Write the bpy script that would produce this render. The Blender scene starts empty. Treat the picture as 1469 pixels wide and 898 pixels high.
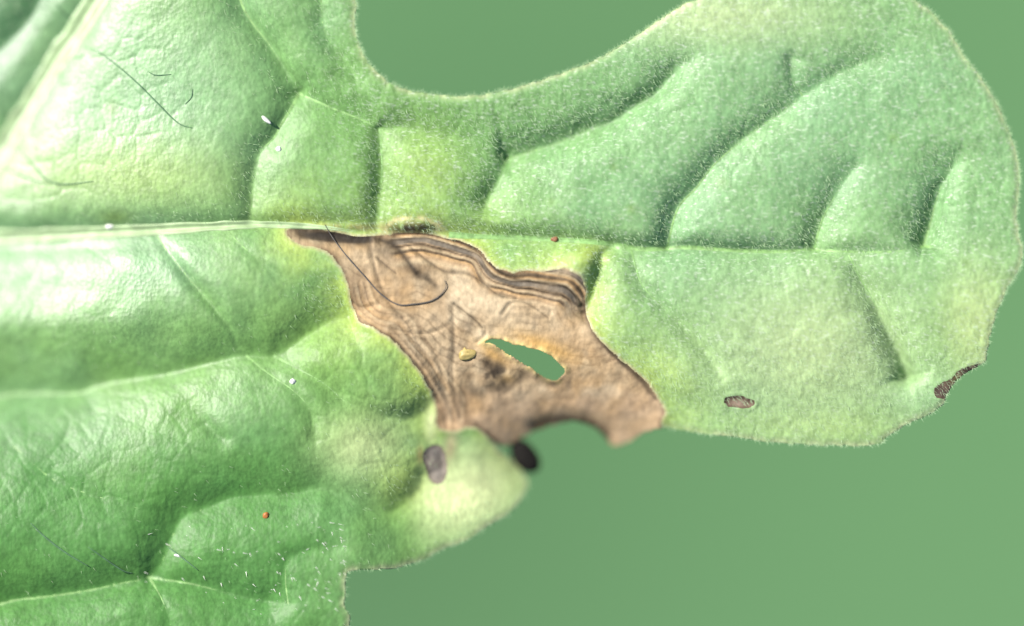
import bpy, math, random
import numpy as np

random.seed(7)
rng = np.random.default_rng(7)
C = bpy.context.scene.collection

# ---------------------------------------------------------------- camera, sky, sun, exposure
U = 0.00004            # one unit of the traced plan (about 0.04 mm) in metres
CX, CY = 734.5, 449.0
LEAF_Z = 0.36          # height of the leaf above the backdrop
CAM_D = 0.40           # camera height above the leaf

cam_data = bpy.data.cameras.new('camera')
cam = bpy.data.objects.new('camera', cam_data)
C.objects.link(cam)
cam.location = (0, 0, LEAF_Z + CAM_D)
cam.rotation_euler = (0, 0, 0)
cam_data.sensor_width = 36
cam_data.lens = 36 * CAM_D / (1469 * U)
cam_data.clip_start = 0.01
cam_data.clip_end = 50
cam_data.dof.use_dof = True
cam_data.dof.focus_distance = CAM_D - 0.0004
cam_data.dof.aperture_fstop = 2.6
cam_data.dof.aperture_blades = 0
bpy.context.scene.camera = cam

SUN_EL = math.radians(43)
SUN_DIR_XY = (-0.84, 0.54)       # towards the sun, seen in plan
sc = bpy.context.scene
world = bpy.data.worlds.new('World')
sc.world = world
world.use_nodes = True
wn = world.node_tree.nodes
wn.clear()
w_out = wn.new('ShaderNodeOutputWorld')
w_bg = wn.new('ShaderNodeBackground')
w_sky = wn.new('ShaderNodeTexSky')
w_sky.sky_type = 'NISHITA'
w_sky.sun_disc = False
w_sky.sun_elevation = SUN_EL
w_sky.sun_rotation = math.atan2(SUN_DIR_XY[0], SUN_DIR_XY[1])
w_bg.inputs['Strength'].default_value = 0.065
world.node_tree.links.new(w_sky.outputs[0], w_bg.inputs[0])
world.node_tree.links.new(w_bg.outputs[0], w_out.inputs[0])

sd_ = bpy.data.lights.new('sun', 'SUN')
sun = bpy.data.objects.new('sun', sd_)
C.objects.link(sun)
sd_.energy = 4.6
sd_.angle = math.radians(0.6)
sd_.color = (1.0, 0.955, 0.88)
n_ = math.hypot(*SUN_DIR_XY)
from mathutils import Vector
to_sun = Vector((SUN_DIR_XY[0] / n_ * math.cos(SUN_EL), SUN_DIR_XY[1] / n_ * math.cos(SUN_EL), math.sin(SUN_EL)))
sun.rotation_euler = to_sun.to_track_quat('Z', 'Y').to_euler()
sun.location = (-1, 1, 2)

sc.view_settings.view_transform = 'Standard'
sc.view_settings.look = 'None'
sc.view_settings.exposure = 1.08
sc.view_settings.gamma = 1
sc.view_settings.use_curve_mapping = False
sc.render.engine = 'CYCLES'
sc.cycles.use_denoising = True
sc.cycles.max_bounces = 6

# ---------------------------------------------------------------- small numpy tools
def smooth(pts, n=5, closed=False):
    """Catmull-Rom through the points."""
    p = np.array(pts, float)
    if closed:
        q = np.vstack([p[-1], p, p[0], p[1]])
        m = len(p)
    else:
        q = np.vstack([2 * p[0] - p[1], p, 2 * p[-1] - p[-2]])
        m = len(p) - 1
    out = []
    for i in range(m):
        a, b, c, d = q[i:i + 4]
        for t in np.linspace(0, 1, n, endpoint=False):
            out.append(0.5 * ((2 * b) + (c - a) * t + (2 * a - 5 * b + 4 * c - d) * t * t + (3 * b - a - 3 * c + d) * t ** 3))
    if not closed:
        out.append(p[-1])
    return np.array(out)

def ss(t):
    t = np.clip(t, 0, 1)
    return t * t * (3 - 2 * t)

_lat = {}
def vnoise(x, y, scale, seed=0):
    """smooth value noise in -1..1"""
    if seed not in _lat:
        _lat[seed] = np.random.default_rng(seed + 100).uniform(-1, 1, (256, 256))
    L = _lat[seed]
    u = x / scale + 1000; v = y / scale + 1000
    i = np.floor(u).astype(int); j = np.floor(v).astype(int)
    fu = ss(u - i); fv = ss(v - j)
    i0 = i % 256; i1 = (i + 1) % 256; j0 = j % 256; j1 = (j + 1) % 256
    return (L[i0, j0] * (1 - fu) + L[i1, j0] * fu) * (1 - fv) + (L[i0, j1] * (1 - fu) + L[i1, j1] * fu) * fv

def fbm(x, y, scale, seed=0, octs=3):
    r = 0; a = 1; t = 0
    for k in range(octs):
        r = r + a * vnoise(x * math.cos(k) - y * math.sin(k), x * math.sin(k) + y * math.cos(k), scale / 2 ** k, seed + k); t += a; a *= 0.5
    return r / t

def seg_dist(x, y, line, closed=False):
    """distance to the polyline, signed side (+ = right of travel in image axes), nearest point, position along it 0..1"""
    if closed:
        line = np.vstack([line, line[0]])
    best = np.full(x.shape, 1e18); side = np.zeros(x.shape); nx = np.zeros(x.shape); ny = np.zeros(x.shape); tt = np.zeros(x.shape)
    n = len(line) - 1
    for k in range(n):
        ax, ay = line[k]; bx, by = line[k + 1]
        dx, dy = bx - ax, by - ay
        l2 = dx * dx + dy * dy + 1e-12
        t = np.clip(((x - ax) * dx + (y - ay) * dy) / l2, 0, 1)
        qx = ax + t * dx; qy = ay + t * dy
        d = (x - qx) ** 2 + (y - qy) ** 2
        m = d < best
        best[m] = d[m]
        side[m] = (dx * (y - ay) - dy * (x - ax))[m]
        nx[m] = qx[m]; ny[m] = qy[m]; tt[m] = (k + t[m]) / n
    return np.sqrt(best), side, nx, ny, tt

def inside(x, y, poly):
    r = np.zeros(x.shape, bool)
    n = len(poly)
    for k in range(n):
        ax, ay = poly[k]; bx, by = poly[(k + 1) % n]
        if ay == by: continue
        r ^= ((ay > y) != (by > y)) & (x < (bx - ax) * (y - ay) / (by - ay) + ax)
    return r

def local(x, y, line, pad):
    lo = line.min(0) - pad; hi = line.max(0) + pad
    return (x > lo[0]) & (x < hi[0]) & (y > lo[1]) & (y < hi[1])

# ---------------------------------------------------------------- traced plan of the leaf
OUTLINE = [(505,-190),(512,-80),(512,0),(511,30),(514,55),(521,77),(535,97),(555,115),(580,127),(610,134),(650,138),(690,136),(720,130),(760,120),(800,107),
 (840,92),(870,78),(900,58),(930,38),(965,15),(990,2),(1030,-14),(1100,-30),(1200,-32),(1270,-18),(1310,0),(1335,18),(1360,45),(1372,62),(1378,76),
 (1395,98),(1415,125),(1432,155),(1447,190),(1457,220),(1462,255),(1460,285),(1458,310),(1461,338),(1467,357),(1466,370),(1455,394),(1445,412),(1432,442),
 (1423,467),(1418,489),(1414,515),(1403,526),(1384,536),(1366,552),(1357,567),(1353,580),(1337,592),(1306,608),(1277,624),(1262,637),(1228,639),(1181,639),
 (1150,638),(1100,633),(1050,627),(1000,621),(970,616),(948,614),(925,622),(905,633),(888,641),(877,637),(865,624),(850,613),(832,607),(812,606),(790,611),
 (768,619),(752,626),(738,636),(725,640),(714,637),(722,650),(739,664),(750,679),(758,693),(754,707),(744,726),(720,744),(693,761),(663,778),(629,791),(614,801),(595,808),(569,815),
 (550,817),(528,816),(506,817),(497,825),(495,846),(497,869),(503,884),(501,900),(492,940),(440,1000),(330,1050),(150,1080),(-60,1060),(-220,980),(-330,820),(-380,600),(-390,350),(-360,120),(-270,-60),(-120,-190),(80,-260),(300,-270)]
HOLE = [(694,490),(706,487),(720,486),(732,492),(748,496),(767,500),(783,507),(796,517),(807,526),(810,534),(804,541),(793,545),(781,541),(773,536),(763,528),(750,521),(739,514),(727,507),(716,499),(705,493)]
LESION = [(411,333),(414,328),(432,326),(460,329),(488,335),(521,338),(542,337),(560,335),(577,334),(600,333),(614,334),(626,337),(642,342),(666,348),(690,359),
 (698,371),(708,380),(721,389),(739,391),(761,388),(776,390),(792,388),(815,387),(829,394),(837,407),(839,425),(838,442),(841,456),(848,471),(860,488),(873,501),(886,513),(902,526),
 (921,542),(937,561),(948,578),(953,592),(948,605),(950,640),(900,660),(800,650),(735,655),(712,638),(698,626),(681,613),(656,616),(632,617),(627,606),(628,587),(620,565),(606,540),(589,516),(570,496),
 (554,480),(535,469),(517,459),(509,445),(502,430),(500,411),(494,390),(483,373),(472,363),(455,354),(432,350),(418,342)]
SPOT_GREY = [(606,648),(613,641),(622,638),(632,640),(639,648),(643,662),(643,680),(637,692),(626,695),(616,691),(611,680),(608,668),(604,660)]
SPOT_GREY = [(625 + (px - 625) * .88, py) for px, py in SPOT_GREY]
SPOT_BROWN = [(1038,575),(1044,569),(1056,567),(1068,569),(1079,573),(1082,579),(1076,585),(1064,586),(1050,584),(1042,581)]
SPOT_EDGE = [(1339,559),(1349,549),(1362,544),(1370,536),(1380,529),(1392,524),(1410,522),(1412,540),(1385,548),(1372,562),(1362,580),(1352,572),(1342,569)]

def ragged(line, amp, scale, seed):
    nx = vnoise(line[:, 0], line[:, 1], scale, seed); ny = vnoise(line[:, 0] + 333, line[:, 1], scale, seed)
    return line + amp * np.stack([nx, ny], 1)

def g2_(p, cx, cy, rx, ry): return np.exp(-((p[:, 0] - cx) / rx) ** 2 - ((p[:, 1] - cy) / ry) ** 2)
outline = ragged(smooth(OUTLINE, 6, True), 1.6, 9, 3)
outline = outline + (2.6 * g2_(outline, 820, 615, 110, 40) + .8)[:, None] * np.stack([vnoise(outline[:, 0], outline[:, 1], 5, 13), vnoise(outline[:, 0] + 77, outline[:, 1], 5, 13)], 1)
hole = ragged(smooth(HOLE, 4, True), 1.6, 7, 4)
lesion = ragged(smooth(LESION, 4, True), 2.2, 11, 5)
spots = [ragged(smooth(s, 4, True), 1.0, 6, 6) for s in (SPOT_GREY, SPOT_BROWN, SPOT_EDGE)]

# veins lie in valleys between the puffed fields of the blade:
# (points, depth, width on the left-of-travel side, width on the right-of-travel side, ribbon half width, ribbon height)
VEINS = [
 ('main',  [(175,-60),(137,0),(100,55),(78,85),(51,129),(16,185),(-15,232),(-70,300),(-150,340)], .9, 34, 60, 20, 3.4),
 ('mid',   [(-150,340),(-60,341),(0,340),(60,337),(125,334),(214,330),(321,324),(374,322),(428,324),(470,327),(510,332),(560,334),(620,335),(680,339),(740,341),(800,344),(860,348),(918,357),(950,357),(982,355),(1050,359),(1119,361),(1164,358),(1210,361),(1278,361),(1324,354),(1380,352),(1440,355)], 1.0, 30, 42, 17, 5.0),
 ('side',  [(330,-60),(345,0),(360,30),(385,62),(401,88),(416,112),(429,134)], .95, 26, 42, 4, 1.2),
 ('side',  [(429,134),(418,155),(403,180),(393,198),(375,216),(368,236),(363,272),(361,300),(360,318)], .9, 45, 36, 4, 1.2),
 ('side',  [(429,134),(478,156),(517,171),(544,183),(575,184),(610,189),(649,196),(673,203),(696,216),(727,227)], .75, 40, 50, 3, .8),
 ('side',  [(545,184),(548,234),(546,273),(542,308),(540,328)], .85, 50, 30, 3, .8),
 ('side',  [(727,228),(724,236),(712,265),(696,296),(686,326)], 1.05, 60, 50, 3, .8),
 ('side',  [(727,228),(760,218),(800,205),(846,186),(882,173),(909,154),(937,137),(955,118),(973,98),(1005,80),(1046,68)], (1.35, .9), 56, 44, 3, .6),
 ('side',  [(957,357),(961,338),(973,298),(1000,268),(1023,238),(1055,209),(1091,182),(1128,156),(1151,138),(1187,115),(1223,97),(1258,85),(1283,89),(1305,102),(1322,125)], (1.0, .25), 46, 40, 3, 1.0),
 ('side',  [(1151,138),(1139,117),(1134,90),(1140,70)], .4, 22, 30, 2, .6),
 ('side',  [(1168,357),(1178,319),(1192,291),(1210,260),(1233,233),(1264,219)], (1.0, .3), 55, 40, 3, 1.0),
 ('side',  [(1326,352),(1337,312),(1346,278),(1356,255),(1374,223),(1383,191)], (1.3, .3), 52, 38, 3, 1.0),
 ('side',  [(880,352),(864,367),(861,389),(853,416),(844,438),(838,452)], .9, 38, 34, 2, .5),
 ('side',  [(905,357),(912,383),(923,412),(958,447),(986,475),(1013,506),(1032,534),(1040,560)], .55, 30, 40, 2.5, .8),
 ('side',  [(1217,366),(1225,382),(1235,402),(1251,428),(1266,459),(1282,490),(1298,525),(1303,541)], (.3, 1.5), 32, 44, 2.5, .8),
 ('side',  [(221,333),(242,362),(267,394),(289,420),(310,444),(331,472),(344,498)], .5, 18, 16, 3, .5),
 ('side',  [(-120,590),(0,569),(21,565),(53,565),(110,564),(143,552),(178,546),(221,539),(257,532),(292,523),(328,514),(353,510),(392,510),(420,495),(449,476),(470,463),(500,453)], 1.25, 70, 50, 4, .8),
 ('side',  [(353,510),(385,535),(417,557),(440,580),(451,609),(454,654),(458,680)], .4, 22, 26, 3, .8),
 ('side',  [(392,510),(430,530),(465,550),(498,577),(535,592),(569,600),(601,596),(622,578)], .6, 42, 40, 3, .6),
 ('side',  [(-80,890),(0,867),(23,861),(75,855),(132,846),(173,837),(211,829),(229,812),(241,786),(260,745),(286,733),(316,720),(339,712),(376,710),(414,709),(459,700),(487,711),(520,724),(556,734),(582,722),(600,703),(608,684)], (1.3, .8), 62, 46, 4, .6),
 ('side',  [(214,829),(271,837),(320,849),(357,858),(395,863),(440,864)], 1.0, 52, 40, 3, .6),
 ('side',  [(214,829),(232,858),(244,890),(252,940)], .35, 25, 30, 3, 1.0),
 ('side',  [(414,866),(410,830),(414,803),(440,790),(489,783),(540,790)], .3, 30, 34, 2.5, .6),
 ('side',  [(455,-60),(461,0),(465,42),(484,76),(512,112),(545,150)], .45, 25, 34, 2.5, .6),
 ('side',  [(18,640),(80,690),(150,715),(215,735),(245,760)], .3, 30, 40, 2, .4),
 ('side',  [(240,535),(265,568),(295,606),(318,628),(350,632)], .3, 20, 24, 2.5, .4),
 ('side',  [(322,325),(345,350),(385,384),(430,412),(475,440),(503,452)], .3, 16, 18, 2.5, .5),
 ('side',  [(-120,120),(-20,80),(40,25),(75,-40)], .6, 40, 40, 3, .6),
]
VLINES = [smooth(v[1], 4) for v in VEINS]
# mid-vein: below is the +side; for each vein the two widths are (left of travel, right of travel)

# lines in the dead tissue, one a painted shadow gap: points, strength, width, colour key
CRACKS_AND_SHADE = [
 ([(652,436),(668,448),(683,460),(692,470)], .8, 2.0),
 ([(562,470),(585,476),(607,478),(628,473),(645,464)], .45, 2.4),
 ([(648,440),(650,470),(651,500),(648,530),(652,570),(660,600)], .55, 3.4),
 ([(560,482),(584,505),(604,530),(620,556),(636,590),(640,612)], .55, 3.0),
 ([(585,480),(604,502),(622,530),(640,570),(652,606)], .45, 3.0),
 ([(605,478),(625,510),(634,540),(640,560)], .35, 2.6),
 ([(530,340),(534,370),(541,396),(550,420),(562,440),(578,455)], .55, 3.0),
 ([(541,370),(553,380),(568,392)], .6, 2.2),
 ([(548,345),(566,352),(580,368),(590,382),(598,392)], .95, 5.5),
 ([(606,396),(616,402),(624,410)], .8, 6),
 ([(560,330),(590,334),(620,338),(655,346),(684,360),(704,380),(726,396),(760,404),(800,408),(822,420),(836,438)], .85, 3.2),
 ([(566,340),(600,350),(630,358),(660,362),(684,374),(708,396),(736,410),(772,418),(806,424),(832,440)], .6, 3.4),
 ([(590,356),(616,376),(640,390),(668,392),(690,404),(716,424),(740,428)], .65, 2.6),
 ([(720,450),(734,434),(752,434),(770,444),(786,456)], .55, 2.2),
 ([(696,470),(694,482),(684,490)], .5, 2.4),
 ([(503,430),(520,441),(536,437)], .55, 2.2),
 ([(508,446),(520,464),(540,474),(566,492),(590,520),(608,546),(624,580)], .5, 4.0),
 ([(838,440),(846,468),(866,496),(896,524),(920,546),(940,572)], .75, 4.5),
 ([(430,332),(470,338),(520,344)], 1.0, 9),
 ([(700,522),(712,534),(722,548)], .9, 8),
 ([(672,540),(676,560),(690,566)], .65, 9),
 ([(706,556),(726,560),(738,548),(752,538)], .75, 7),
 ([(770,612),(800,603),(830,603),(856,612),(872,630)], .95, 8),
 ([(684,614),(702,628),(718,642)], .9, 7),  # shadow gap between dead patch and flap, painted and grooved in
 ([(774,540),(790,549),(800,546)], .7, 6),
 ([(660,560),(668,590),(676,612)], .5, 8),
]
CLINES = [smooth(c[0], 4) for c in CRACKS_AND_SHADE]

T_, L_, B_, D_, G_, O_ = (.30,.205,.13), (.38,.29,.195), (.105,.068,.042), (.04,.029,.021), (.13,.108,.092), (.33,.205,.105)
RING_UP = smooth([(548,338),(577,334),(600,333),(624,336),(642,341),(666,349),(690,360),(706,380),(721,391),(740,395),(761,394),(790,398),(815,402),(830,416),(839,436)], 4)
RINGS_UP = [(0,D_),(2,B_),(4,O_),(6.5,L_),(8.5,D_),(10.5,G_),(15,G_),(17,T_),(18.5,D_),(20.5,T_),(23,L_),(25.5,B_),(27.5,D_),(29.5,O_),(35,T_),(41,L_),(46,L_)]
RING_LEFT = smooth([(496,400),(502,430),(512,450),(534,468),(556,481),(572,496),(590,516),(607,540),(621,566),(629,590),(630,617)], 4)
RINGS_LEFT = [(0,B_),(3,O_),(7,T_),(9,B_),(11,T_),(15,L_),(17,B_),(19,O_),(24,T_),(26,D_),(28,T_),(33,L_),(36,B_),(40,T_),(46,T_)]

def g2(x, y, cx, cy, rx, ry, rot=0):
    c, s = math.cos(math.radians(rot)), math.sin(math.radians(rot))
    u = ((x - cx) * c + (y - cy) * s) / rx; v = (-(x - cx) * s + (y - cy) * c) / ry
    return np.exp(-(u * u + v * v))

def joined(line):
    """does each end meet another vein or leave the traced plan"""
    r = []
    for e in (line[0], line[-1]):
        hit = e[0] < -20 or e[1] < -20 or e[1] > 900
        for q in ((608,684), (622,578), (500,453), (838,452), (1303,541)):
            if math.hypot(e[0] - q[0], e[1] - q[1]) < 4: hit = True
        for o in VLINES:
            if o is not line and np.min(np.hypot(*(o - e).T)) < 14: hit = True
        r.append(hit)
    return r

PILLOW = 24.5
def height(x, y, les):
    """height of the upper leaf surface (plan units) ; les = signed distance into the dead patch (negative inside)"""
    G = np.zeros(x.shape)
    for v, line in zip(VEINS, VLINES):
        a, wl, wr = v[2], v[3], v[4]
        m = local(x, y, line, 4 * max(wl, wr))
        if not m.any(): continue
        xm, ym = x[m], y[m]
        d, side, qx, qy, t = seg_dist(xm, ym, line)
        b = ss(0.5 + side / (np.abs(side).max() + 1e-9) * 200)
        w = wl * (1 - b) + wr * b
        # a crease stops soon after its end point
        e0 = (line[0] - line[1]) / np.linalg.norm(line[0] - line[1]); e1 = (line[-1] - line[-2]) / np.linalg.norm(line[-1] - line[-2])
        over = np.where(t <= 0, np.maximum((xm - line[0, 0]) * e0[0] + (ym - line[0, 1]) * e0[1], 0), 0) + np.where(t >= 1, np.maximum((xm - line[-1, 0]) * e1[0] + (ym - line[-1, 1]) * e1[1], 0), 0)
        # fields drop steeply on their lower right rim and rise gently from their upper left one
        lee = ss(.5 + .5 * ((qx - xm) * .80 + (qy - ym) * .60) / (d + 2.0) * 1.3)
        w = w * (.8 * (1 - lee) + .64 * lee) * (1 - .26 * ss((xm - 760) / 200)) * (1 + .22 * vnoise(xm, ym, 46, 23))
        d = d + 1.3 * over
        g = np.exp(-((np.sqrt(d * d + 5) - 2.2) / np.maximum(w, 6)) ** (1.05 + .25 * lee))
        g = g * ss((4 * max(wl, wr) - d) / (2 * max(wl, wr)))
        j0, j1 = joined(line)
        if not j1: g = g * (1 - ss((t - .72) / .28))
        if not j0: g = g * (1 - ss((.25 - t) / .25))
        if not isinstance(a, tuple): a = (a, a)
        a = a[0] + (a[1] - a[0]) * t
        G[m] += np.maximum(a * g, 0) ** 2.6
    P = 1 - G ** (1 / 2.6)
    H = PILLOW * P
    dead = ss((-les + 4) / 30)
    # broad lie of the blade
    H = H - 46 * (1 - .45 * ss((x - 930) / 120)) * (1 - .45 * g2(x, y, 660, 710, 90, 70)) * ss((y - 430) / 240) * ss((x - 500) / 160)
    H = H - 56 * g2(x, y, 810, 665, 135, 62)
    H = H + 68 * (ss((x + 120) / 520) - 1) * ss((820 - y) / 320) - 12 * ss((330 - x) / 330) * ss((y - 330) / 30) * ss((470 - y) / 60)
    H = H + 16 * g2(x, y, 120, 410, 230, 90)
    H = H + 8 * g2(x, y, 180, 230, 180, 70)
    H = H - 22 * ss((-x - 0) / 300) * 3 - 20 * ss((y - 870) / 120) * ss((x - 300) / 150)
    H = H - 14 * g2(x, y, 900, 40, 90, 50, -30)
    # puffed pale cushion beside the dead patch
    H = H + 9 * g2(x, y, 835, 372, 30, 24) + 9 * g2(x, y, 585, 680, 30, 30) + 8 * g2(x, y, 985, 540, 40, 34)
    H = H + 7 * g2(x, y, 560, 575, 45, 18, 20)
    # uneven growth
    # fine net of tissue cells
    cs = 40.0
    wx = x + 14 * vnoise(x, y, 50, 26); wy = y + 14 * vnoise(x, y, 50, 27)
    ci = np.floor(wx / cs).astype(int); cj = np.floor(wy / cs).astype(int)
    jit = np.random.default_rng(3).uniform(.05, .95, (128, 128, 2))
    f1 = np.full(x.shape, 1e9); f2 = f1.copy()
    for oi in (-1, 0, 1):
        for oj in (-1, 0, 1):
            q = jit[(ci + oi) % 128, (cj + oj) % 128]
            d = np.hypot(wx - (ci + oi + q[..., 0]) * cs, wy - (cj + oj + q[..., 1]) * cs)
            f2 = np.where(d < f1, f1, np.minimum(f2, d)); f1 = np.minimum(f1, d)
    H = H - 1.0 * np.exp(-(f2 - f1) / 5) * ss((les - 4) / 10) * (.6 + .6 * vnoise(x, y, 90, 28))
    H = H + 2.0 * fbm(x, y, 85, 11) + 0.7 * fbm(x, y, 24, 15) + (.10 + .2 * ss((x - 400) / 200)) * vnoise(x, y, 7, 19)
    # dead tissue sinks, shrinks and wrinkles
    H = H - 5 * dead
    m = les < 14
    if m.any():
        xx, yy = x[m], y[m]
        inn = ss((-les[m] + 1) / 6)
        h = np.zeros(xx.shape)
        for c, line in zip(CRACKS_AND_SHADE, CLINES):
            k = local(xx, yy, line, 26)
            if not k.any(): continue
            d = seg_dist(xx[k], yy[k], line)[0]
            h[k] -= 2.4 * c[1] * np.exp(-(d / (c[2] * 1.1)) ** 2) - 1.2 * c[1] * np.exp(-((d - c[2] * 2.2) / (c[2] * 1.2)) ** 2)
        for line, per_ in ((RING_UP, 8.5), (RING_LEFT, 9.0)):
            k = local(xx, yy, line, 46)
            d, _, _, _, t = seg_dist(xx[k], yy[k], line)
            d = d * (1 + .25 * vnoise(xx[k], yy[k], 38, 85)) + 1.6 * fbm(xx[k], yy[k], 16, 87)
            h[k] += (.9 if per_ < 8.8 else .25) * np.cos(d / per_ * 6.283 + .8) * ss((42 - d) / 12) * ss(t / .06) * ss((1 - t) / .05)
        h += .9 * fbm(xx * 0.9 + yy * 0.5, (yy - xx * 0.5) * 0.5, 16, 31) + 0.3 * vnoise(xx, yy, 5, 35)
        H[m] += h * inn
        # pinched rim
        H[m] += 1.4 * np.exp(-((les[m] - 3) / 5) ** 2)
    H = H + 10 * g2(x, y, 594, 324, 27, 8) + 4 * g2(x, y, 490, 326, 60, 6)
    return H

# ---------------------------------------------------------------- pigments
def mix(a, b, t):
    t = np.asarray(t)[..., None]
    return a * (1 - t) + np.asarray(b, float) * t

def blade_pigment(x, y, les, edge):
    g = np.zeros(x.shape + (3,)) + np.array((.125, .262, .062))
    g = mix(g, (.130, .262, .105), ss(.5 + .9 * fbm(x, y, 120, 41)) * .75)
    g = mix(g, (.165, .30, .085), ss(.35 + fbm(x, y, 70, 45)) * .35)
    # whole regions differ in greenness; the left pale patches are painted glare
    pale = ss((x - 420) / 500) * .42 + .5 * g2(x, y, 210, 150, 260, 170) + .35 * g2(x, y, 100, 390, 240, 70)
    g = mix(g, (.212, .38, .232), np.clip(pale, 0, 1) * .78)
    low = ss((y - 500) / 220 + .25 * vnoise(x, y, 80, 47)) * ss((600 - x) / 200)
    g = mix(g, (.060, .182, .040), low * .85)
    g = mix(g, (.045, .14, .05), .85 * ss((110 - x - y * .66) / 60))
    # yellowing round the dead patch
    yel = 1.0 * np.exp(-np.clip(les, 0, 999) / 38) * ss(.75 + .9 * fbm(x, y, 60, 51))
    yel = np.maximum(yel, .9 * g2(x, y, 845, 368, 34, 26))
    yel = np.maximum(yel, .5 * g2(x, y, 950, 530, 70, 34, 42))
    yel = np.maximum(yel, .6 * g2(x, y, 590, 690, 46, 44))
    yel = np.maximum(yel, .45 * g2(x, y, 180, 250, 170, 50))
    yel = np.maximum(yel, .4 * g2(x, y, 610, 250, 60, 70))
    yel = np.maximum(yel, .3 * g2(x, y, 1180, 615, 190, 30))
    yel = np.maximum(yel, .35 * g2(x, y, 1400, 470, 60, 80))
    g = mix(g, (.36, .46, .095), np.clip(yel, 0, 1) * .9)
    pl = .95 * g2(x, y, 672, 705, 84, 62, -25) * ss((y - 618) / 14) * ss((x - 560) / 60)
    pl = np.maximum(pl, .55 * g2(x, y, 520, 640, 60, 46))
    pl = np.maximum(pl, .5 * g2(x, y, 1030, 20, 160, 46))
    pl = np.maximum(pl, .5 * g2(x, y, 1160, 500, 170, 110))
    pl = np.maximum(pl, .4 * g2(x, y, 1400, 460, 60, 90))
    pl = np.maximum(pl, .9 * g2(x, y, 807, 394, 34, 9, 8))
    pl = np.maximum(pl, .8 * g2(x, y, 618, 608, 10, 30))
    g = mix(g, (.49, .55, .28), np.clip(pl, 0, 1))
    g = mix(g, (.40, .34, .21), .85 * np.exp(-(np.clip(les, 0, 99) / 3.5) ** 2))
    g = mix(g, (.42, .46, .26), .7 * np.exp(-(edge / 6) ** 2) * ss(.8 + fbm(x, y, 12, 56)))
    g = mix(g, (.34, .28, .16), .8 * g2(x, y, 646, 640, 9, 26, 10)); g = mix(g, (.24, .17, .07), .7 * g2(x, y, 603, 652, 6, 14))
    hump = g2(x, y, 592, 326, 36, 13)
    g = mix(g, (.15, .15, .05), np.clip(1.2 * hump * ss(.7 + fbm(x, y, 9, 55)), 0, 1))
    g = mix(g, (.50, .46, .22), np.clip(np.exp(-((hump - .35) / .16) ** 2) * ss(.65 + 1.2 * fbm(x, y, 7, 57)), 0, 1) * .95)
    g = mix(g, (.07, .06, .035), np.clip(1.6 * g2(x, y, 594, 328, 25, 6) * ss(.6 + 1.1 * fbm(x, y, 8, 58)), 0, 1))
    g = mix(g, (.36, .32, .13), .9 * g2(x, y, 490, 327, 62, 6) * ss(.7 + fbm(x, y, 9, 59)))
    # small oil-green spots and bruises
    for cx, cy, r, k in [(165,312,26,.8),(160,155,10,.6),(225,205,8,.5),(905,300,7,.6),(1035,262,9,.35),(1385,378,8,.4),(1280,198,8,.4),(620,250,6,.4),(790,290,6,.4),(880,240,6,.4)]:
        g = mix(g, (.13, .22, .045), k * g2(x, y, cx, cy, r, r * .45 if r > 20 else r))
    return g

def blade_gloss(x, y):
    """smooth waxy old part of the blade against the woolly lobe"""
    gloss = np.clip(ss((560 - x) / 380) * ss((760 - y) / 330) + .12 * fbm(x, y, 50, 92), 0, 1)
    wool = ss((x - 360) / 240) * (1 - .9 * ss((y - 400) / 140) * ss((900 - x) / 160)) * (1 - .6 * ss((y - 480) / 80))
    return gloss - wool

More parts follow.
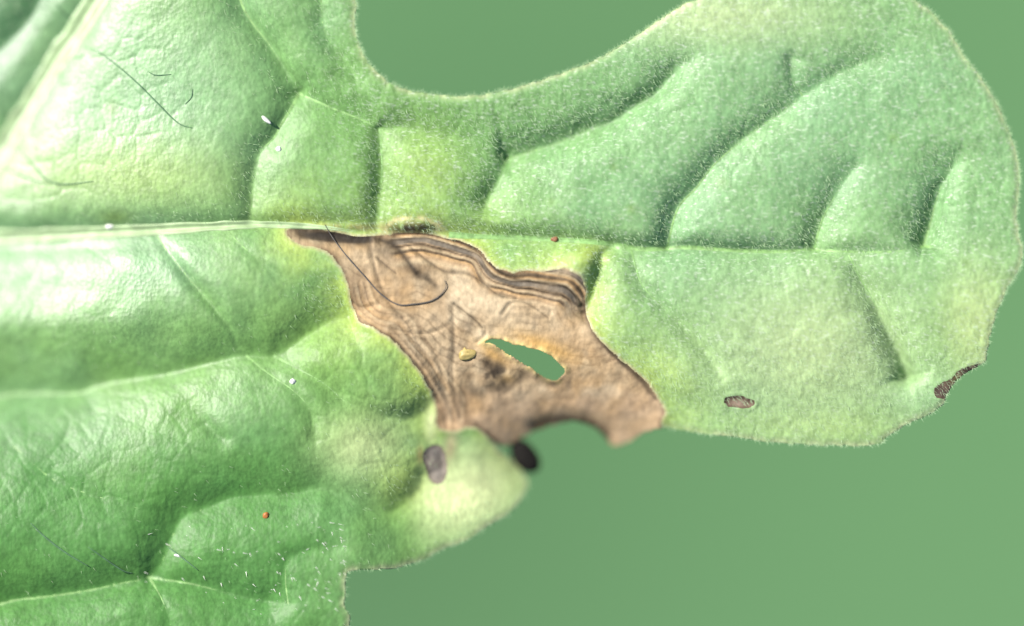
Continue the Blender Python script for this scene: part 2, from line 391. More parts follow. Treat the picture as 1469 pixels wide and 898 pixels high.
def lesion_pigment(x, y, les):
    g = np.zeros(x.shape + (3,)) + np.array((.285, .200, .128))
    g = mix(g, (.375, .28, .19), ss(.45 + 1.2 * fbm(x, y, 46, 61)) * .85)
    g = mix(g, (.47, .37, .265), .9 * ss(1.2 * fbm(x, y, 30, 62) + .02 + .7 * g2(x, y, 690, 440, 70, 34, 30) - .3 * g2(x, y, 560, 375, 70, 40, 30)))
    g = mix(g, (.35, .24, .165), .7 * ss((y - 545) / 40))
    g = mix(g, (.33, .20, .095), ss(.15 + 1.0 * fbm(x, y, 34, 65)) * .6)
    g = mix(g, (.20, .14, .095), ss(-.2 + 1.1 * fbm(x + y, (y - x) * .6, 26, 71)) * .65)
    g = mix(g, (.37, .28, .19), .55 * g2(x, y, 745, 460, 60, 26, 20))
    du = seg_dist(x, y, RING_UP)[0] + 7 * fbm(x, y, 40, 63) + 2.5 * fbm(x, y, 12, 64)
    rings = ss(1.2 - x * 0) * np.clip(np.cos(du * 6.283 / 11.0) + .5 * np.cos(du * 6.283 / 5.3 + 1), -1, 1) * ss((560 - y) / 40) * ss(.6 + fbm(x, y, 30, 66))
    g = mix(g, (.10, .065, .042), .4 * ss(rings))
    g = mix(g, (.36, .225, .115), .5 * ss(1.3 * fbm(x, y, 55, 67) - .1))
    g = mix(g, (.095, .075, .062), .5 * ss(1.4 * fbm(x, y, 24, 68) - .25))
    g = mix(g, (.42, .25, .09), np.clip(.95 * g2(x, y, 778, 496, 52, 13, 22) + .7 * g2(x, y, 706, 508, 34, 8, 35) + .6 * g2(x, y, 726, 544, 14, 8), 0, 1))
    g = mix(g, (.045, .034, .027), .72 * g2(x, y, 582, 372, 64, 22, 33) * ss(.75 + fbm(x, y, 18, 69)))
    g = mix(g, (.40, .31, .22), .7 * g2(x, y, 690, 425, 60, 26, 25))
    g = mix(g, (.185, .155, .125), .6 * g2(x, y, 668, 366, 26, 8, 20))
    g = mix(g, (.215, .165, .135), .55 * g2(x, y, 780, 424, 60, 9, 14))
    g = mix(g, (.18, .125, .07), .65 * g2(x, y, 790, 403, 52, 9, 10))
    fine = fbm(x, y, 6, 75)
    g = g * (1 + .16 * fine)[..., None]
    g = mix(g, (.06, .04, .026), .7 * np.exp(-(np.clip(-les, 0, 99) / 4) ** 2) * ss(.45 + 1.2 * fbm(x, y, 34, 77)))
    g = mix(g, (.33, .27, .11), .7 * g2(x, y, 590, 318, 34, 5) * ss(.5 + fbm(x, y, 6, 79) * 1.5))
    dh = seg_dist(x, y, hole, True)[0]
    g = mix(g, (.50, .39, .17), np.clip(.95 * np.exp(-(dh / 5) ** 2) * ss(.55 + 1.1 * fbm(x, y, 9, 93)), 0, 1))
    g = mix(g, (.035, .026, .022), .8 * ss(1.5 * g2(x, y, 712, 538, 34, 17, 35) * ss(.45 + 1.5 * fbm(x, y, 15, 94))))
    for line, prof, f in ((RING_UP, RINGS_UP, .95), (RING_LEFT, RINGS_LEFT, .42)):
        k = local(x, y, line, 46)
        if not k.any(): continue
        d, _, _, _, t = seg_dist(x[k], y[k], line)
        d = d * (1 + .25 * vnoise(x[k], y[k], 38, 85)) + 1.6 * fbm(x[k], y[k], 16, 87)
        xs = [p[0] for p in prof]; cs = np.array([p[1] for p in prof])
        tone = np.stack([np.interp(d, xs, cs[:, q]) for q in range(3)], -1)
        wgt = f * ss(.85 + .7 * fbm(x[k], y[k], 30, 89)) * ss((prof[-1][0] - d) / 8) * ss(t / .06) * ss((1 - t) / .05)
        g[k] = g[k] * (1 - wgt)[:, None] + tone * (1 + .15 * fine[k])[:, None] * wgt[:, None]
    for c, line in zip(CRACKS_AND_SHADE, CLINES):
        k = local(x, y, line, 30)
        if not k.any(): continue
        d = seg_dist(x[k], y[k], line)[0]
        wob = c[2] * (.78 if c[2] < 5 else 1) * (1 + .5 * fbm(x[k], y[k], 14, 81))
        g[k] = mix(g[k], (.02, .015, .012), np.clip(c[1] * .88 * np.exp(-(d / np.maximum(wob, .8)) ** 2), 0, 1))
    g = mix(g, (.022, .018, .016), .85 * ss((g2(x, y, 488, 341, 66, 9, 3) - .32) * 3 + .3 * fbm(x, y, 9, 83)))
    return np.clip(g * np.array((1.22, 1.25, 1.15)), .015, .62)

def spot_pigment(k, x, y, d):
    inn = np.clip(-d, 0, 99)
    if k == 0:
        g = np.zeros(x.shape + (3,)) + np.array((.215, .185, .15))
        g = mix(g, (.11, .10, .095), .75 * g2(x, y, 624, 650, 14, 12))
        g = mix(g, (.27, .24, .21), .6 * g2(x, y, 628, 680, 11, 10))
    elif k == 1:
        g = np.zeros(x.shape + (3,)) + np.array((.155, .105, .075))
        g = mix(g, (.25, .195, .15), .7 * g2(x, y, 1060, 578, 14, 5))
    else:
        g = np.zeros(x.shape + (3,)) + np.array((.14, .095, .07))
        g = mix(g, (.33, .24, .10), .8 * g2(x, y, 1371, 544, 10, 8))
        g = mix(g, (.06, .045, .04), .7 * g2(x, y, 1346, 562, 9, 9))
    g = g * (1 + .45 * fbm(x, y, 9, 91))[..., None]
    rim = (.12, .09, .07) if k == 0 else (.085, .058, .04)
    return mix(g, rim, .8 * np.exp(-(inn / 2.6) ** 2))

# ---------------------------------------------------------------- materials
def mat_new(name):
    m = bpy.data.materials.new(name)
    m.use_nodes = True
    nt = m.node_tree
    return m, nt, nt.nodes['Principled BSDF']

def tissue_material(name, rough, spec, bump, sss, translucent=True, fleck=.22, sheen=0.0):
    m, nt, b = mat_new(name)
    N, L = nt.nodes, nt.links
    at = N.new('ShaderNodeAttribute'); at.attribute_name = 'pigment'
    tc = N.new('ShaderNodeTexCoord')
    mp = N.new('ShaderNodeMapping'); mp.inputs['Rotation'].default_value = (0, 0, math.radians(38)); mp.inputs['Scale'].default_value = (1.0, .42, 1)
    L.new(tc.outputs['Object'], mp.inputs['Vector'])
    n1 = N.new('ShaderNodeTexNoise'); n1.inputs['Scale'].default_value = 5200; n1.inputs['Detail'].default_value = 3; n1.inputs['Roughness'].default_value = .6
    L.new(mp.outputs[0], n1.inputs['Vector'])
    n2 = N.new('ShaderNodeTexNoise'); n2.inputs['Scale'].default_value = 1500; n2.inputs['Detail'].default_value = 3
    L.new(tc.outputs['Object'], n2.inputs['Vector'])
    v = N.new('ShaderNodeTexVoronoi'); v.inputs['Scale'].default_value = 4300; v.feature = 'F1'
    L.new(tc.outputs['Object'], v.inputs['Vector'])
    mr = N.new('ShaderNodeMapRange'); mr.inputs[1].default_value = .3; mr.inputs[2].default_value = .7; mr.inputs[3].default_value = 1 - fleck; mr.inputs[4].default_value = 1 + fleck
    L.new(n1.outputs[0], mr.inputs[0])
    mr2 = N.new('ShaderNodeMapRange'); mr2.inputs[1].default_value = .3; mr2.inputs[2].default_value = .7; mr2.inputs[3].default_value = .88; mr2.inputs[4].default_value = 1.12
    L.new(n2.outputs[0], mr2.inputs[0])
    mul = N.new('ShaderNodeMath'); mul.operation = 'MULTIPLY'
    L.new(mr.outputs[0], mul.inputs[0]); L.new(mr2.outputs[0], mul.inputs[1])
    vm = N.new('ShaderNodeVectorMath'); vm.operation = 'SCALE'
    L.new(at.outputs['Color'], vm.inputs[0]); L.new(mul.outputs[0], vm.inputs['Scale'])
    base = vm.outputs[0]
    if name == 'leaf_tissue':
        n3 = N.new('ShaderNodeTexNoise'); n3.inputs['Scale'].default_value = 7500; n3.inputs['Detail'].default_value = 2
        mp3 = N.new('ShaderNodeMapping'); mp3.inputs['Rotation'].default_value = (0, 0, math.radians(42)); mp3.inputs['Scale'].default_value = (.45, 1, 1)
        L.new(tc.outputs['Object'], mp3.inputs['Vector']); L.new(mp3.outputs[0], n3.inputs['Vector'])
        m3 = N.new('ShaderNodeMapRange'); m3.inputs[1].default_value = .56; m3.inputs[2].default_value = .70; m3.inputs[3].default_value = 0; m3.inputs[4].default_value = .5
        L.new(n3.outputs[0], m3.inputs[0])
        wl_ = N.new('ShaderNodeMath'); wl_.operation = 'MULTIPLY'; wl_.inputs[1].default_value = -1.0; wl_.use_clamp = True
        L.new(at.outputs['Alpha'], wl_.inputs[0])
        wm_ = N.new('ShaderNodeMath'); wm_.operation = 'MULTIPLY'
        L.new(m3.outputs[0], wm_.inputs[0]); L.new(wl_.outputs[0], wm_.inputs[1])
        mx = N.new('ShaderNodeMix'); mx.data_type = 'RGBA'
        [q for q in mx.inputs if q.name == 'B' and q.type == 'RGBA'][0].default_value = (.50, .58, .46, 1)
        L.new(wm_.outputs[0], mx.inputs[0]); L.new(vm.outputs[0], [q for q in mx.inputs if q.name == 'A' and q.type == 'RGBA'][0])
        base = [q for q in mx.outputs if q.type == 'RGBA'][0]
    L.new(base, b.inputs['Base Color'])
    add = N.new('ShaderNodeMath'); add.operation = 'ADD'
    L.new(n1.outputs[0], add.inputs[0]); L.new(v.outputs['Distance'], add.inputs[1])
    bp = N.new('ShaderNodeBump'); bp.inputs['Strength'].default_value = bump; bp.inputs['Distance'].default_value = .00008
    L.new(add.outputs[0], bp.inputs['Height'])
    L.new(bp.outputs[0], b.inputs['Normal'])
    rr = N.new('ShaderNodeMapRange'); rr.inputs[3].default_value = rough - .1; rr.inputs[4].default_value = rough + .1
    L.new(n2.outputs[0], rr.inputs[0]); L.new(rr.outputs[0], b.inputs['Roughness'])
    b.inputs['Specular IOR Level'].default_value = spec
    if name == 'leaf_tissue':
        sr = N.new('ShaderNodeMapRange'); sr.inputs[3].default_value = .32; sr.inputs[4].default_value = 1.0
        L.new(at.outputs['Alpha'], sr.inputs[0]); L.new(sr.outputs[0], b.inputs['Specular IOR Level'])
    if sheen:
        b.inputs['Sheen Weight'].default_value = sheen
        b.inputs['Sheen Roughness'].default_value = .4
    if sss:
        b.inputs['Subsurface Weight'].default_value = sss
        b.inputs['Subsurface Radius'].default_value = (.8, 1.0, .4)
        b.inputs['Subsurface Scale'].default_value = .0003
    if translucent:
        out = N['Material Output']
        tr = N.new('ShaderNodeBsdfTranslucent'); L.new(vm.outputs[0], tr.inputs[0])
        ms = N.new('ShaderNodeMixShader'); ms.inputs[0].default_value = .2
        L.new(b.outputs[0], ms.inputs[1]); L.new(tr.outputs[0], ms.inputs[2]); L.new(ms.outputs[0], out.inputs[0])
    return m

M_BLADE = tissue_material('leaf_tissue', .5, .5, .2, .0, fleck=.2)
M_DEAD = tissue_material('dead_tissue', .65, .15, .2, 0, fleck=.12)

def plain_material(name, col, rough=.5, spec=.4, var=.25, scale=2500):
    m, nt, b = mat_new(name)
    N, L = nt.nodes, nt.links
    tc = N.new('ShaderNodeTexCoord'); n = N.new('ShaderNodeTexNoise'); n.inputs['Scale'].default_value = scale; n.inputs['Detail'].default_value = 3
    L.new(tc.outputs['Object'], n.inputs['Vector'])
    cr = N.new('ShaderNodeValToRGB')
    cr.color_ramp.elements[0].position = .3; cr.color_ramp.elements[1].position = .7
    cr.color_ramp.elements[0].color = tuple(c * (1 - var) for c in col) + (1,)
    cr.color_ramp.elements[1].color = tuple(min(1, c * (1 + var)) for c in col) + (1,)
    L.new(n.outputs[0], cr.inputs[0]); L.new(cr.outputs[0], b.inputs['Base Color'])
    b.inputs['Roughness'].default_value = rough; b.inputs['Specular IOR Level'].default_value = spec
    return m

M_VEIN = plain_material('vein_tissue', (.27, .37, .19), .45, .6, .25, 1300)
M_VEIN_SIDE = plain_material('side_vein_tissue', (.165, .295, .10), .5, .4, .35, 2600)
M_HAIR = plain_material('leaf_hair', (.60, .74, .50), .45, .4, .15)
_n, _l = M_HAIR.node_tree.nodes, M_HAIR.node_tree.links
_t = _n.new('ShaderNodeBsdfTranslucent'); _t.inputs[0].default_value = (.62, .80, .50, 1)
_c = _n.new('ShaderNodeBsdfTransparent')
_m1 = _n.new('ShaderNodeMixShader'); _m1.inputs[0].default_value = .5
_m2 = _n.new('ShaderNodeMixShader'); _m2.inputs[0].default_value = .6
_l.new(_n['Principled BSDF'].outputs[0], _m1.inputs[1]); _l.new(_t.outputs[0], _m1.inputs[2])
_l.new(_m1.outputs[0], _m2.inputs[1]); _l.new(_c.outputs[0], _m2.inputs[2]); _l.new(_m2.outputs[0], _n['Material Output'].inputs[0])

M_GLINT = plain_material('glassy_hair', (.80, .82, .74), .25, .7, .05)
_n, _l = M_GLINT.node_tree.nodes, M_GLINT.node_tree.links
_t = _n.new('ShaderNodeBsdfTranslucent'); _t.inputs[0].default_value = (.85, .88, .78, 1)
_m1 = _n.new('ShaderNodeMixShader'); _m1.inputs[0].default_value = .5
_l.new(_n['Principled BSDF'].outputs[0], _m1.inputs[1]); _l.new(_t.outputs[0], _m1.inputs[2]); _l.new(_m1.outputs[0], _n['Material Output'].inputs[0])

# ---------------------------------------------------------------- object helpers
def link(o, parent=None):
    C.objects.link(o)
    if parent: o.parent = parent
    return o

def tag(o, label=None, cat=None, group=None, kind=None):
    for k, v in (('label', label), ('category', cat), ('group', group), ('kind', kind)):
        if v: o[k] = v
    return o

def make_mesh(name, verts, faces, mat, parent=None, col=None):
    """verts (n,3) in metres, faces: list of arrays (m,k)"""
    me = bpy.data.meshes.new(name)
    faces = [f for f in faces if len(f)]
    loops = np.concatenate([f.ravel() for f in faces]).astype(np.int32)
    sizes = np.concatenate([np.full(len(f), f.shape[1]) for f in faces]).astype(np.int32)
    starts = np.concatenate([[0], np.cumsum(sizes)[:-1]]).astype(np.int32)
    me.vertices.add(len(verts)); me.vertices.foreach_set('co', np.asarray(verts, np.float32).ravel())
    me.loops.add(len(loops)); me.loops.foreach_set('vertex_index', loops)
    me.polygons.add(len(sizes)); me.polygons.foreach_set('loop_start', starts)
    me.polygons.foreach_set('use_smooth', np.ones(len(sizes), bool))
    if col is not None:
        a = me.color_attributes.new('pigment', 'FLOAT_COLOR', 'POINT')
        a.data.foreach_set('color', (col if col.shape[1] == 4 else np.concatenate([col, np.ones((len(col), 1))], 1)).astype(np.float32).ravel())
    me.update(calc_edges=True); me.validate()
    me.materials.append(mat)
    return link(bpy.data.objects.new(name, me), parent)

def to_w(x, y, z):
    return np.stack([(x - CX) * U, -(y - CY) * U, z * U], -1)

# ---------------------------------------------------------------- backdrop
def build_backdrop():
    n = 161
    g = np.linspace(-1.6, 1.6, n) ; g = 1.6 * np.sign(g) * np.abs(g / 1.6) ** 2.2
    X, Y = np.meshgrid(g, g)
    Z = -.02 + .026 * np.exp(-(((X + .055) / .05) ** 2 + ((Y + .0) / .05) ** 2))  # bulge added so its slope away from the sun darkens the lower left
    V = np.stack([X, Y, Z], -1).reshape(-1, 3)
    idx = np.arange(n * n).reshape(n, n)
    F = np.stack([idx[:-1, :-1], idx[:-1, 1:], idx[1:, 1:], idx[1:, :-1]], -1).reshape(-1, 4)
    m, nt, b = mat_new('backdrop_green')
    N, L = nt.nodes, nt.links
    tc = N.new('ShaderNodeTexCoord'); ns = N.new('ShaderNodeTexNoise'); ns.inputs['Scale'].default_value = 9; ns.inputs['Detail'].default_value = 2
    L.new(tc.outputs['Object'], ns.inputs['Vector'])
    cr = N.new('ShaderNodeValToRGB')
    cr.color_ramp.elements[0].position = .3; cr.color_ramp.elements[0].color = (.071, .155, .066, 1)
    cr.color_ramp.elements[1].position = .7; cr.color_ramp.elements[1].color = (.089, .186, .081, 1)
    L.new(ns.outputs[0], cr.inputs[0]); L.new(cr.outputs[0], b.inputs['Base Color'])
    b.inputs['Roughness'].default_value = .9; b.inputs['Specular IOR Level'].default_value = .1
    o = make_mesh('backdrop', V, [F], m)
    tag(o, 'plain out of focus green backdrop far behind the leaf', 'backdrop', kind='structure')
build_backdrop()

# ---------------------------------------------------------------- the leaf
leaf = link(bpy.data.objects.new('diseased_leaf', None))
leaf.location = (0, 0, LEAF_Z)
leaf.empty_display_size = .01
tag(leaf, 'pale green hairy lobed leaf with a torn brown dead patch below its midrib', 'leaf')

STEP = 2.0
gx = np.arange(-400, 1476, STEP); gy = np.arange(-290, 1090, STEP)
GX, GY = np.meshgrid(gx, gy)
ny_, nx_ = GX.shape

def grid_sd(poly, x, y, near=26):
    """signed distance on the grid (exact near the line, coarse elsewhere) and the nearest points for near ones"""
    lo = poly.min(0) - 60; hi = poly.max(0) + 60
    c = 12.0
    cx = np.arange(x.min() - c, x.max() + 2 * c, c); cy = np.arange(y.min() - c, y.max() + 2 * c, c)
    QX, QY = np.meshgrid(cx, cy)
    d = seg_dist(QX, QY, poly, True)[0]
    d = np.where(inside(QX, QY, poly), -d, d)
    u = (x - cx[0]) / c; v = (y - cy[0]) / c
    i = np.clip(u.astype(int), 0, len(cx) - 2); j = np.clip(v.astype(int), 0, len(cy) - 2)
    fu = u - i; fv = v - j
    s = (d[j, i] * (1 - fu) + d[j, i + 1] * fu) * (1 - fv) + (d[j + 1, i] * (1 - fu) + d[j + 1, i + 1] * fu) * fv
    m = np.abs(s) < near
    dd, _, px, py, _ = seg_dist(x[m], y[m], poly, True)
    ins = inside(x[m], y[m], poly)
    s = s.copy(); s[m] = np.where(ins, -dd, dd)
    PX = x.copy(); PY = y.copy(); PX[m] = px; PY[m] = py
    return s, PX, PY

def snap(X, Y, s, PX, PY, r=STEP * .56):
    m = np.abs(s) < r
    X[m] = PX[m]; Y[m] = PY[m]
    return m

X, Y = GX.copy(), GY.copy()
s_out, pox, poy = grid_sd(outline, GX, GY)
s_hole, phx, phy = grid_sd(hole, GX, GY)
s_les, plx, ply = grid_sd(lesion, GX, GY, 40)
s_sp = [grid_sd(p, GX, GY) for p in spots]
fixed = snap(X, Y, s_out, pox, poy)
m2 = (np.abs(s_hole) < STEP * .56) & ~fixed; X[m2] = phx[m2]; Y[m2] = phy[m2]; fixed |= m2
for s, px, py in [(s_les, plx, ply)] + s_sp:
    m2 = (np.abs(s) < STEP * .56) & ~fixed; X[m2] = px[m2]; Y[m2] = py[m2]; fixed |= m2
S = np.maximum(s_out, -s_hole)
keep_v = S < STEP * .56
Q = keep_v[:-1, :-1] & keep_v[:-1, 1:] & keep_v[1:, 1:] & keep_v[1:, :-1]
def qmean(a): return (a[:-1, :-1] + a[:-1, 1:] + a[1:, 1:] + a[1:, :-1]) / 4
Q &= qmean(S) < 0.1
region = np.zeros(Q.shape, int)
region[qmean(s_les) < 0] = 1
for k, (s, _, _) in enumerate(s_sp):
    region[qmean(s) < 0] = 2 + k
region[~Q] = -1

H = height(X.ravel(), Y.ravel(), s_les.ravel()).reshape(X.shape)
edge = np.clip(-S, 0, 999)
H = H - 2.5 * np.exp(-(edge / 6) ** 2) * (s_les > 0)
for k, (s, _, _) in enumerate(s_sp):
    H = H - (1.2, 2.2, .8)[k] * ss((-s + 1) / 7) + (.3, 1.0, .6)[k] * np.exp(-((s - 2) / 4) ** 2)
# frayed and up-turned rim of the hole
H = H + 2.6 * np.exp(-((s_hole) / 6) ** 2) * (1 + vnoise(X, Y, 9, 97))
THICK = 6.0
Wt = to_w(X, Y, H)
thk = THICK * (.45 + .55 * ss((s_les + 2) / 8))
Wb = to_w(X, Y, H - thk)

def sample_grid(A, x, y):
    u = np.clip((x - gx[0]) / STEP, 0, nx_ - 1.001); v = np.clip((y - gy[0]) / STEP, 0, ny_ - 1.001)
    i = u.astype(int); j = v.astype(int); fu = u - i; fv = v - j
    return (A[j, i] * (1 - fu) + A[j, i + 1] * fu) * (1 - fv) + (A[j + 1, i] * (1 - fu) + A[j + 1, i + 1] * fu) * fv

idx = np.arange(nx_ * ny_).reshape(ny_, nx_)
def region_mesh(name, r, mat, pigment, parent, label=None):
    sel = region == r
    a, b, c, d = idx[:-1, :-1][sel], idx[:-1, 1:][sel], idx[1:, 1:][sel], idx[1:, :-1][sel]
    top = np.stack([a, d, c, b], -1)
    # walls where the leaf ends
    Qp = np.pad(Q, 1)
    R = np.pad(sel, 1)
    walls = []
    J, I = np.nonzero(sel)
    for dj, di, p, q in ((-1, 0, (0, 0), (0, 1)), (1, 0, (1, 1), (1, 0)), (0, -1, (1, 0), (0, 0)), (0, 1, (0, 1), (1, 1))):
        m = ~Qp[J + 1 + dj, I + 1 + di]
        walls.append(np.stack([idx[J[m] + p[0], I[m] + p[1]], idx[J[m] + q[0], I[m] + q[1]]], -1))
    walls = np.concatenate(walls)
    used = np.unique(top)
    remap = np.full(nx_ * ny_, -1); remap[used] = np.arange(len(used))
    nu = len(used)
    T = remap[top]; B = T[:, ::-1] + nu
    W = remap[walls]
    Wf = np.stack([W[:, 0], W[:, 1], W[:, 1] + nu, W[:, 0] + nu], -1)
    V = np.concatenate([Wt.reshape(-1, 3)[used], Wb.reshape(-1, 3)[used]])
    col = pigment(X.ravel()[used], Y.ravel()[used], used)
    o = make_mesh(name, V, [T, B, Wf], mat, parent, np.concatenate([col, col]))
    if label: o['label'] = label
    return o

sl = s_les.ravel(); el = edge.ravel()
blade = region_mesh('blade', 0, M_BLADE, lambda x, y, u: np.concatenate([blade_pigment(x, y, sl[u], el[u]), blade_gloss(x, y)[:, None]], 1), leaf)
patch = region_mesh('necrotic_patch', 1, M_DEAD, lambda x, y, u: lesion_pigment(x, y, sl[u]), leaf, 'torn papery brown dead patch with wavy dark bands')
spot_labels = ['grey oval dead spot on the pale flap', 'small brown oval spot with pale rim', 'dark brown spot on the leaf edge']
for k in range(3):
    s = s_sp[k][0].ravel()
    region_mesh('leaf_spot', 2 + k, M_DEAD, lambda x, y, u: spot_pigment(k, x, y, s[u]), leaf, spot_labels[k])

# veins: low ribs that sit in the valleys
def rib(name, line, hw, hh, mat, parent, groove=False, label=None, tip=.08, lift=0.0, base_taper=False):
    p = smooth(line, 10)
    if name == 'side_vein': p = p[:int(len(p) * .8)]
    d = np.gradient(p, axis=0); d /= np.linalg.norm(d, axis=1)[:, None] + 1e-9
    nrm = np.stack([-d[:, 1], d[:, 0]], 1)
    sv = np.linspace(-1, 1, 11)
    t = np.linspace(0, 1, len(p))
    w = hw * (1 - (1 - tip) * t)
    w = w * (1 + .18 * vnoise(p[:, 0], p[:, 1], 17, 5))
    PX = p[:, 0:1] + nrm[:, 0:1] * sv * w[:, None]; PY = p[:, 1:2] + nrm[:, 1:2] * sv * w[:, None]
    prof = np.exp(-((np.abs(sv) - .52) / .26) ** 2) + .25 * np.exp(-(sv / .3) ** 2) if groove else (1 - sv ** 2)
    prof = np.where(np.abs(sv) > .99, -1.2, prof)
    Z = sample_grid(H, PX, PY) + hh * (1 - .97 * t)[:, None] * prof * np.where(np.abs(sv) > .99, 1.0, 1 + .35 * vnoise(PX, PY, 9, 8)) - .15
    ok = (sample_grid(S, PX, PY).max(1) < -1) & ((sample_grid(s_les, PX, PY).min(1) > 1) | groove)
    n = len(p); k = len(sv)
    ii = np.arange(n * k).reshape(n, k)
    F = np.stack([ii[:-1, :-1], ii[:-1, 1:], ii[1:, 1:], ii[1:, :-1]], -1)[ok[:-1] & ok[1:]].reshape(-1, 4)
    used = np.unique(F); rm = np.full(n * k, -1); rm[used] = np.arange(len(used))
    o = make_mesh(name, to_w(PX, PY, Z).reshape(-1, 3)[used], [rm[F]], mat, parent)
    if label: o['label'] = label
    return o
for kind, pts, a, wl, wr, hw, hh in VEINS:
    if kind == 'main':
        rib('main_vein', pts, hw, hh, M_VEIN, leaf, True, 'thick pale vein crossing the upper corner', tip=.9)
    elif kind == 'mid':
        rib('midrib', [p for p in pts if p[0] < 520], hw, hh, M_VEIN, leaf, True, 'pale double-ridged half of the midrib left of the dead patch', tip=.12)
        rib('midrib', [p for p in pts if p[0] > 600], 5, .9, M_VEIN_SIDE, leaf, False, 'thin uneven half of the midrib right of the dead patch', tip=.3)
    else:
        rib('side_vein', pts, hw * .7, hh * .45, M_VEIN_SIDE, leaf)

# hairs
def hairs(name, x, y, ang, lift, length, width, parent, zoff=-.3, mat=None):
    n = len(x)
    z = sample_grid(H, x, y) + zoff
    dx, dy, dz = np.cos(ang) * np.cos(lift), np.sin(ang) * np.cos(lift), np.sin(lift)
    tip = np.stack([x + dx * length, y + dy * length, z + dz * length], -1)
    V = np.zeros((n, 4, 3))
    for k in range(3):
        a = ang + math.pi / 2
        ca, sa = math.cos(k * 2.0944), math.sin(k * 2.0944)
        V[:, k, 0] = x + np.cos(a) * ca * width; V[:, k, 1] = y + np.sin(a) * ca * width; V[:, k, 2] = z + sa * width
    V[:, 3] = tip
    W = to_w(V[..., 0], V[..., 1], V[..., 2]).reshape(-1, 3)
    b = np.arange(n)[:, None] * 4
    F = np.concatenate([b + [0, 1, 3], b + [1, 2, 3], b + [2, 0, 3]])
    o = make_mesh(name, W, [F], mat or M_HAIR, parent)
    o.data.polygons.foreach_set('use_smooth', np.zeros(len(o.data.polygons), bool))
    tag(o, kind='stuff')
    return o

NH = 70000
x = rng.uniform(-60, 1470, NH); y = rng.uniform(-40, 930, NH)
dens = np.clip(.16 + .84 * ss((x - 300) / 330) - .8 * ss((y - 380) / 120) * ss((900 - x) / 200) + .5 * ss((110 - x - y * .66) / 60) + .25 * vnoise(x, y, 40, 21) + .12 * ss((y - 740) / 60), .035, 1)
ok = (sample_grid(S, x, y) < -1.5) & (rng.uniform(0, 1, NH) < dens) & (sample_grid(s_les, x, y) > 2)
x, y = x[ok], y[ok]; n = len(x)
hairs('surface_hairs', x, y, math.radians(42) + rng.normal(0, .42, n), rng.uniform(.02, .42, n), rng.uniform(4, 9, n), rng.uniform(.4, .7, n), leaf)
# hairs standing off the margin
per = np.vstack([outline, outline[0]])
seg = np.linalg.norm(np.diff(per, axis=0), axis=1); cum = np.concatenate([[0], np.cumsum(seg)])
t = rng.uniform(0, cum[-1], 9500)
k = np.searchsorted(cum, t, side='right') - 1
f = (t - cum[k]) / seg[k]
px = per[k, 0] + f * (per[k + 1, 0] - per[k, 0]); py = per[k, 1] + f * (per[k + 1, 1] - per[k, 1])
tx = (per[k + 1] - per[k]) / seg[k][:, None]
outa = np.arctan2(-tx[:, 0], tx[:, 1])
ok = (px > -60) & (px < 1475) & (py > -60) & (py < 930) & (sample_grid(s_les, px, py) > 6) & (rng.uniform(0, 1, len(px)) < 1 - .8 * ss((py - 380) / 80))
px, py, outa = px[ok] - np.cos(outa[ok]) * 1.5, py[ok] - np.sin(outa[ok]) * 1.5, outa[ok]; n = len(px)
hairs('margin_hairs', px, py, outa + rng.normal(0, .6, n), rng.uniform(-.1, .8, n), rng.uniform(3, 9, n), rng.uniform(.5, .9, n), leaf)
# stouter glinting hairs on the lower fold
n = 90
x = 495 - 290 * rng.uniform(0, 1, n) ** 1.6; y = rng.uniform(748, 880, n)
ok = sample_grid(S, x, y) < -3; x, y = x[ok], y[ok]; n = len(x)
hairs('stout_hairs', x, y, math.radians(40) + rng.normal(0, .5, n), rng.uniform(.02, .22, n), rng.uniform(4, 9, n), rng.uniform(.7, 1.3, n), leaf, -.1, M_GLINT)

# ---------------------------------------------------------------- fibres and grains lying on the leaf
def tube(name, pts, r, mat, lift, label, cat, group=None, taper=.4):
    p = smooth(pts, 8)
    z = sample_grid(H, p[:, 0], p[:, 1])
    kz = np.convolve(np.pad(z, 6, mode='edge'), np.ones(13) / 13, 'valid') + lift
    c = np.stack([p[:, 0], p[:, 1], np.maximum(kz, z + r * .6)], 1)
    d = np.gradient(c, axis=0); d /= np.linalg.norm(d, axis=1)[:, None]
    a = np.cross(d, (0, 0, 1.0)); a /= np.linalg.norm(a, axis=1)[:, None]; b = np.cross(a, d)
    t = np.linspace(0, 1, len(p)); rr = r * (1 - (1 - taper) * np.abs(2 * t - 1) ** 2)
    k = 7; th = np.arange(k) * 2 * math.pi / k
    V = c[:, None, :] + rr[:, None, None] * (np.cos(th)[None, :, None] * a[:, None, :] + np.sin(th)[None, :, None] * b[:, None, :])
    n = len(p); ii = np.arange(n * k).reshape(n, k)
    F = np.stack([ii[:-1], np.roll(ii, -1, 1)[:-1], np.roll(ii, -1, 1)[1:], ii[1:]], -1).reshape(-1, 4)
    W = to_w(V[..., 0], V[..., 1], V[..., 2]).reshape(-1, 3) + np.array((0, 0, LEAF_Z))
    o = make_mesh(name, W, [F, ii[0][None, ::-1], ii[-1][None]], mat)
    return tag(o, label, cat, group)

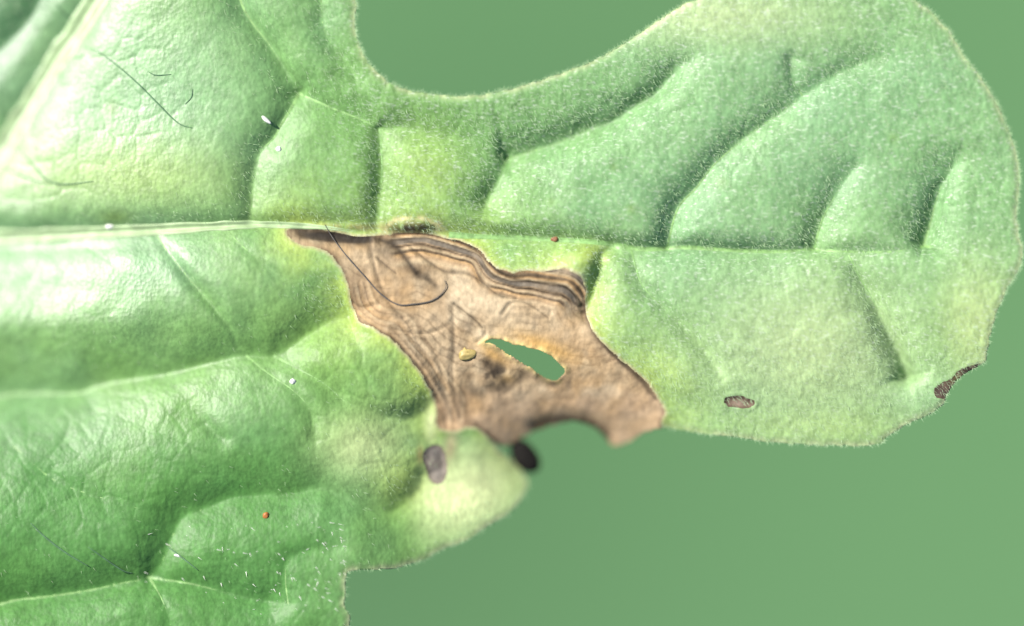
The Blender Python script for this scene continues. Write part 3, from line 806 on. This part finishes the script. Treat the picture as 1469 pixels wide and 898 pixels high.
M_FIB_DARK = plain_material('grey_fibre', (.075, .07, .066), .6, .3)
M_FIB_GREEN = plain_material('green_fibre', (.07, .15, .075), .6, .3)
FIB = 'fine fibres lying on the leaf'
tube('fibre', [(466,322),(478,342),(498,368),(522,395),(548,423),(572,437),(594,436),(614,433),(630,425),(640,412),(638,402)], 1.0, M_FIB_DARK, 2.0, 'dark grey hair curving across the brown dead patch', 'fibre', FIB)
for pts, lab, r in (
    ([(121,66),(140,74),(168,94),(199,121),(222,144),(249,171),(262,180),(277,184)], 'long dark green fibre slanting below the thick corner vein', 1.3),
    ([(102,80),(112,82),(120,76)], 'short curled green fibre touching the thick corner vein', 1.2),
    ([(75,0),(90,18),(103,31)], 'short green fibre above the thick corner vein', 1.1),
    ([(18,212),(34,224),(52,242),(66,258),(92,264),(134,260)], 'bent green fibre near the left end of the corner vein', 1.2),
    ([(-6,234),(20,248),(46,258),(68,264)], 'faint green fibre running into the bent one', 1.1),
    ([(213,103),(224,108),(246,107)], 'tiny hooked green fibre in the upper left field', 1.0),
    ([(266,150),(275,140),(277,128)], 'tiny upright green fibre beside the long slanting one', 1.0),
    ([(45,750),(66,770),(95,792),(128,812)], 'dark green fibre in the lower left field', 1.2),
    ([(128,784),(150,800),(176,818),(190,822)], 'dark green fibre ending at the lowest vein', 1.1),
    ([(240,784),(262,800),(285,818)], 'thin fibre crossing the forked lower vein', 1.0)):
    tube('fibre', pts, r * (1.15 if pts[0][1] > 700 else .85), M_FIB_GREEN, .6, lab, 'fibre', FIB)

def grain(name, cx, cy, rx, ry, rz, rot, mat, label, cat, lift=.5, lump=.25, group=None, z=None, n=16, m=10):
    th = np.linspace(0, 2 * math.pi, n, endpoint=False); ph = np.linspace(0, math.pi, m + 2)[1:-1]
    P, T = np.meshgrid(ph, th, indexing='ij')
    ux, uy, uz = np.sin(P) * np.cos(T), np.sin(P) * np.sin(T), np.cos(P)
    w = 1 + lump * vnoise(ux * 2 + cx, uy * 2 + cy + uz * 2, 1.0, 9)
    def place(ux, uy, uz, w):
        a, b = ux * rx * w, uy * ry * w
        c, s = math.cos(math.radians(rot)), math.sin(math.radians(rot))
        return a * c - b * s, a * s + b * c, uz * rz * w
    q = place(ux, uy, uz, w)
    V = np.stack(q, -1).reshape(-1, 3)
    tops = np.array([place(0, 0, 1, 1), place(0, 0, -1, 1)])
    V = np.concatenate([V, tops])
    ii = np.arange(m * n).reshape(m, n)
    F = np.stack([ii[:-1], ii[1:], np.roll(ii, -1, 1)[1:], np.roll(ii, -1, 1)[:-1]], -1).reshape(-1, 4)
    c1 = np.stack([ii[0], np.roll(ii[0], -1), np.full(n, m * n)], -1); c2 = np.stack([np.roll(ii[-1], -1), ii[-1], np.full(n, m * n + 1)], -1)
    if z is None:
        z = float(sample_grid(H, np.array([cx]), np.array([cy]))[0]) + lift
    V[:, 1] *= -1
    o = make_mesh(name, V * U, [F[:, ::-1], c1[:, ::-1], c2[:, ::-1]], mat)
    w0 = to_w(np.array(cx), np.array(cy), np.array(z))
    o.location = (w0[0], w0[1], w0[2] + LEAF_Z)
    return tag(o, label, cat, group)

M_WHITE = plain_material('white_grain', (.62, .62, .58), .4, .5, .1)
M_ORANGE = plain_material('orange_grain', (.33, .12, .03), .5, .4, .25)
M_BROWN = plain_material('brown_grain', (.22, .10, .05), .5, .4, .3)
M_BLACK = plain_material('black_lump', (.010, .009, .008), .8, .08, .4, 900)
M_STRAW = plain_material('straw_crumb', (.36, .28, .10), .5, .4, .35, 1600)
grain('white_grain', 382, 172, 9, 2.8, 2.5, 38, M_WHITE, 'longest white grain left of the upper side vein', 'grain', group='pale grains on the leaf')
grain('white_grain', 400, 214, 4.2, 4, 3, 0, M_WHITE, 'round white grain right of the bend in a vein', 'grain', group='pale grains on the leaf')
grain('white_grain', 420, 547, 4.2, 4.6, 3, 0, M_WHITE, 'round white grain in the lower left field below the branching vein', 'grain', group='pale grains on the leaf')
grain('white_grain', 255, 797, 5, 2.2, 2, 20, M_WHITE, 'small white grain beside the forked lower vein', 'grain', group='pale grains on the leaf')
grain('white_grain', 157, 325, 7, 3.5, 3, -10, M_WHITE, 'white grain lying against the midrib at far left', 'grain', group='pale grains on the leaf')
grain('orange_grain', 382, 739, 4.5, 5, 3, 20, M_ORANGE, 'small orange grain on the dark lower field', 'grain')
grain('brown_grain', 796, 343, 5.5, 3.8, 3, 0, M_BROWN, 'small reddish brown grain on the midrib', 'grain')
grain('straw_crumb', 668, 508, 12, 8, 5, -10, M_STRAW, 'straw yellow crumb left of the hole in the dead patch', 'crumb', lump=.5)
grain('black_lump', 754, 656, 29, 18, 14, 54, M_BLACK, 'blurred black lump on the broken leaf edge below the brown patch', 'lump', lump=.1, z=float(sample_grid(H, np.array([742.]), np.array([672.]))[0]) - 4, n=24, m=16)
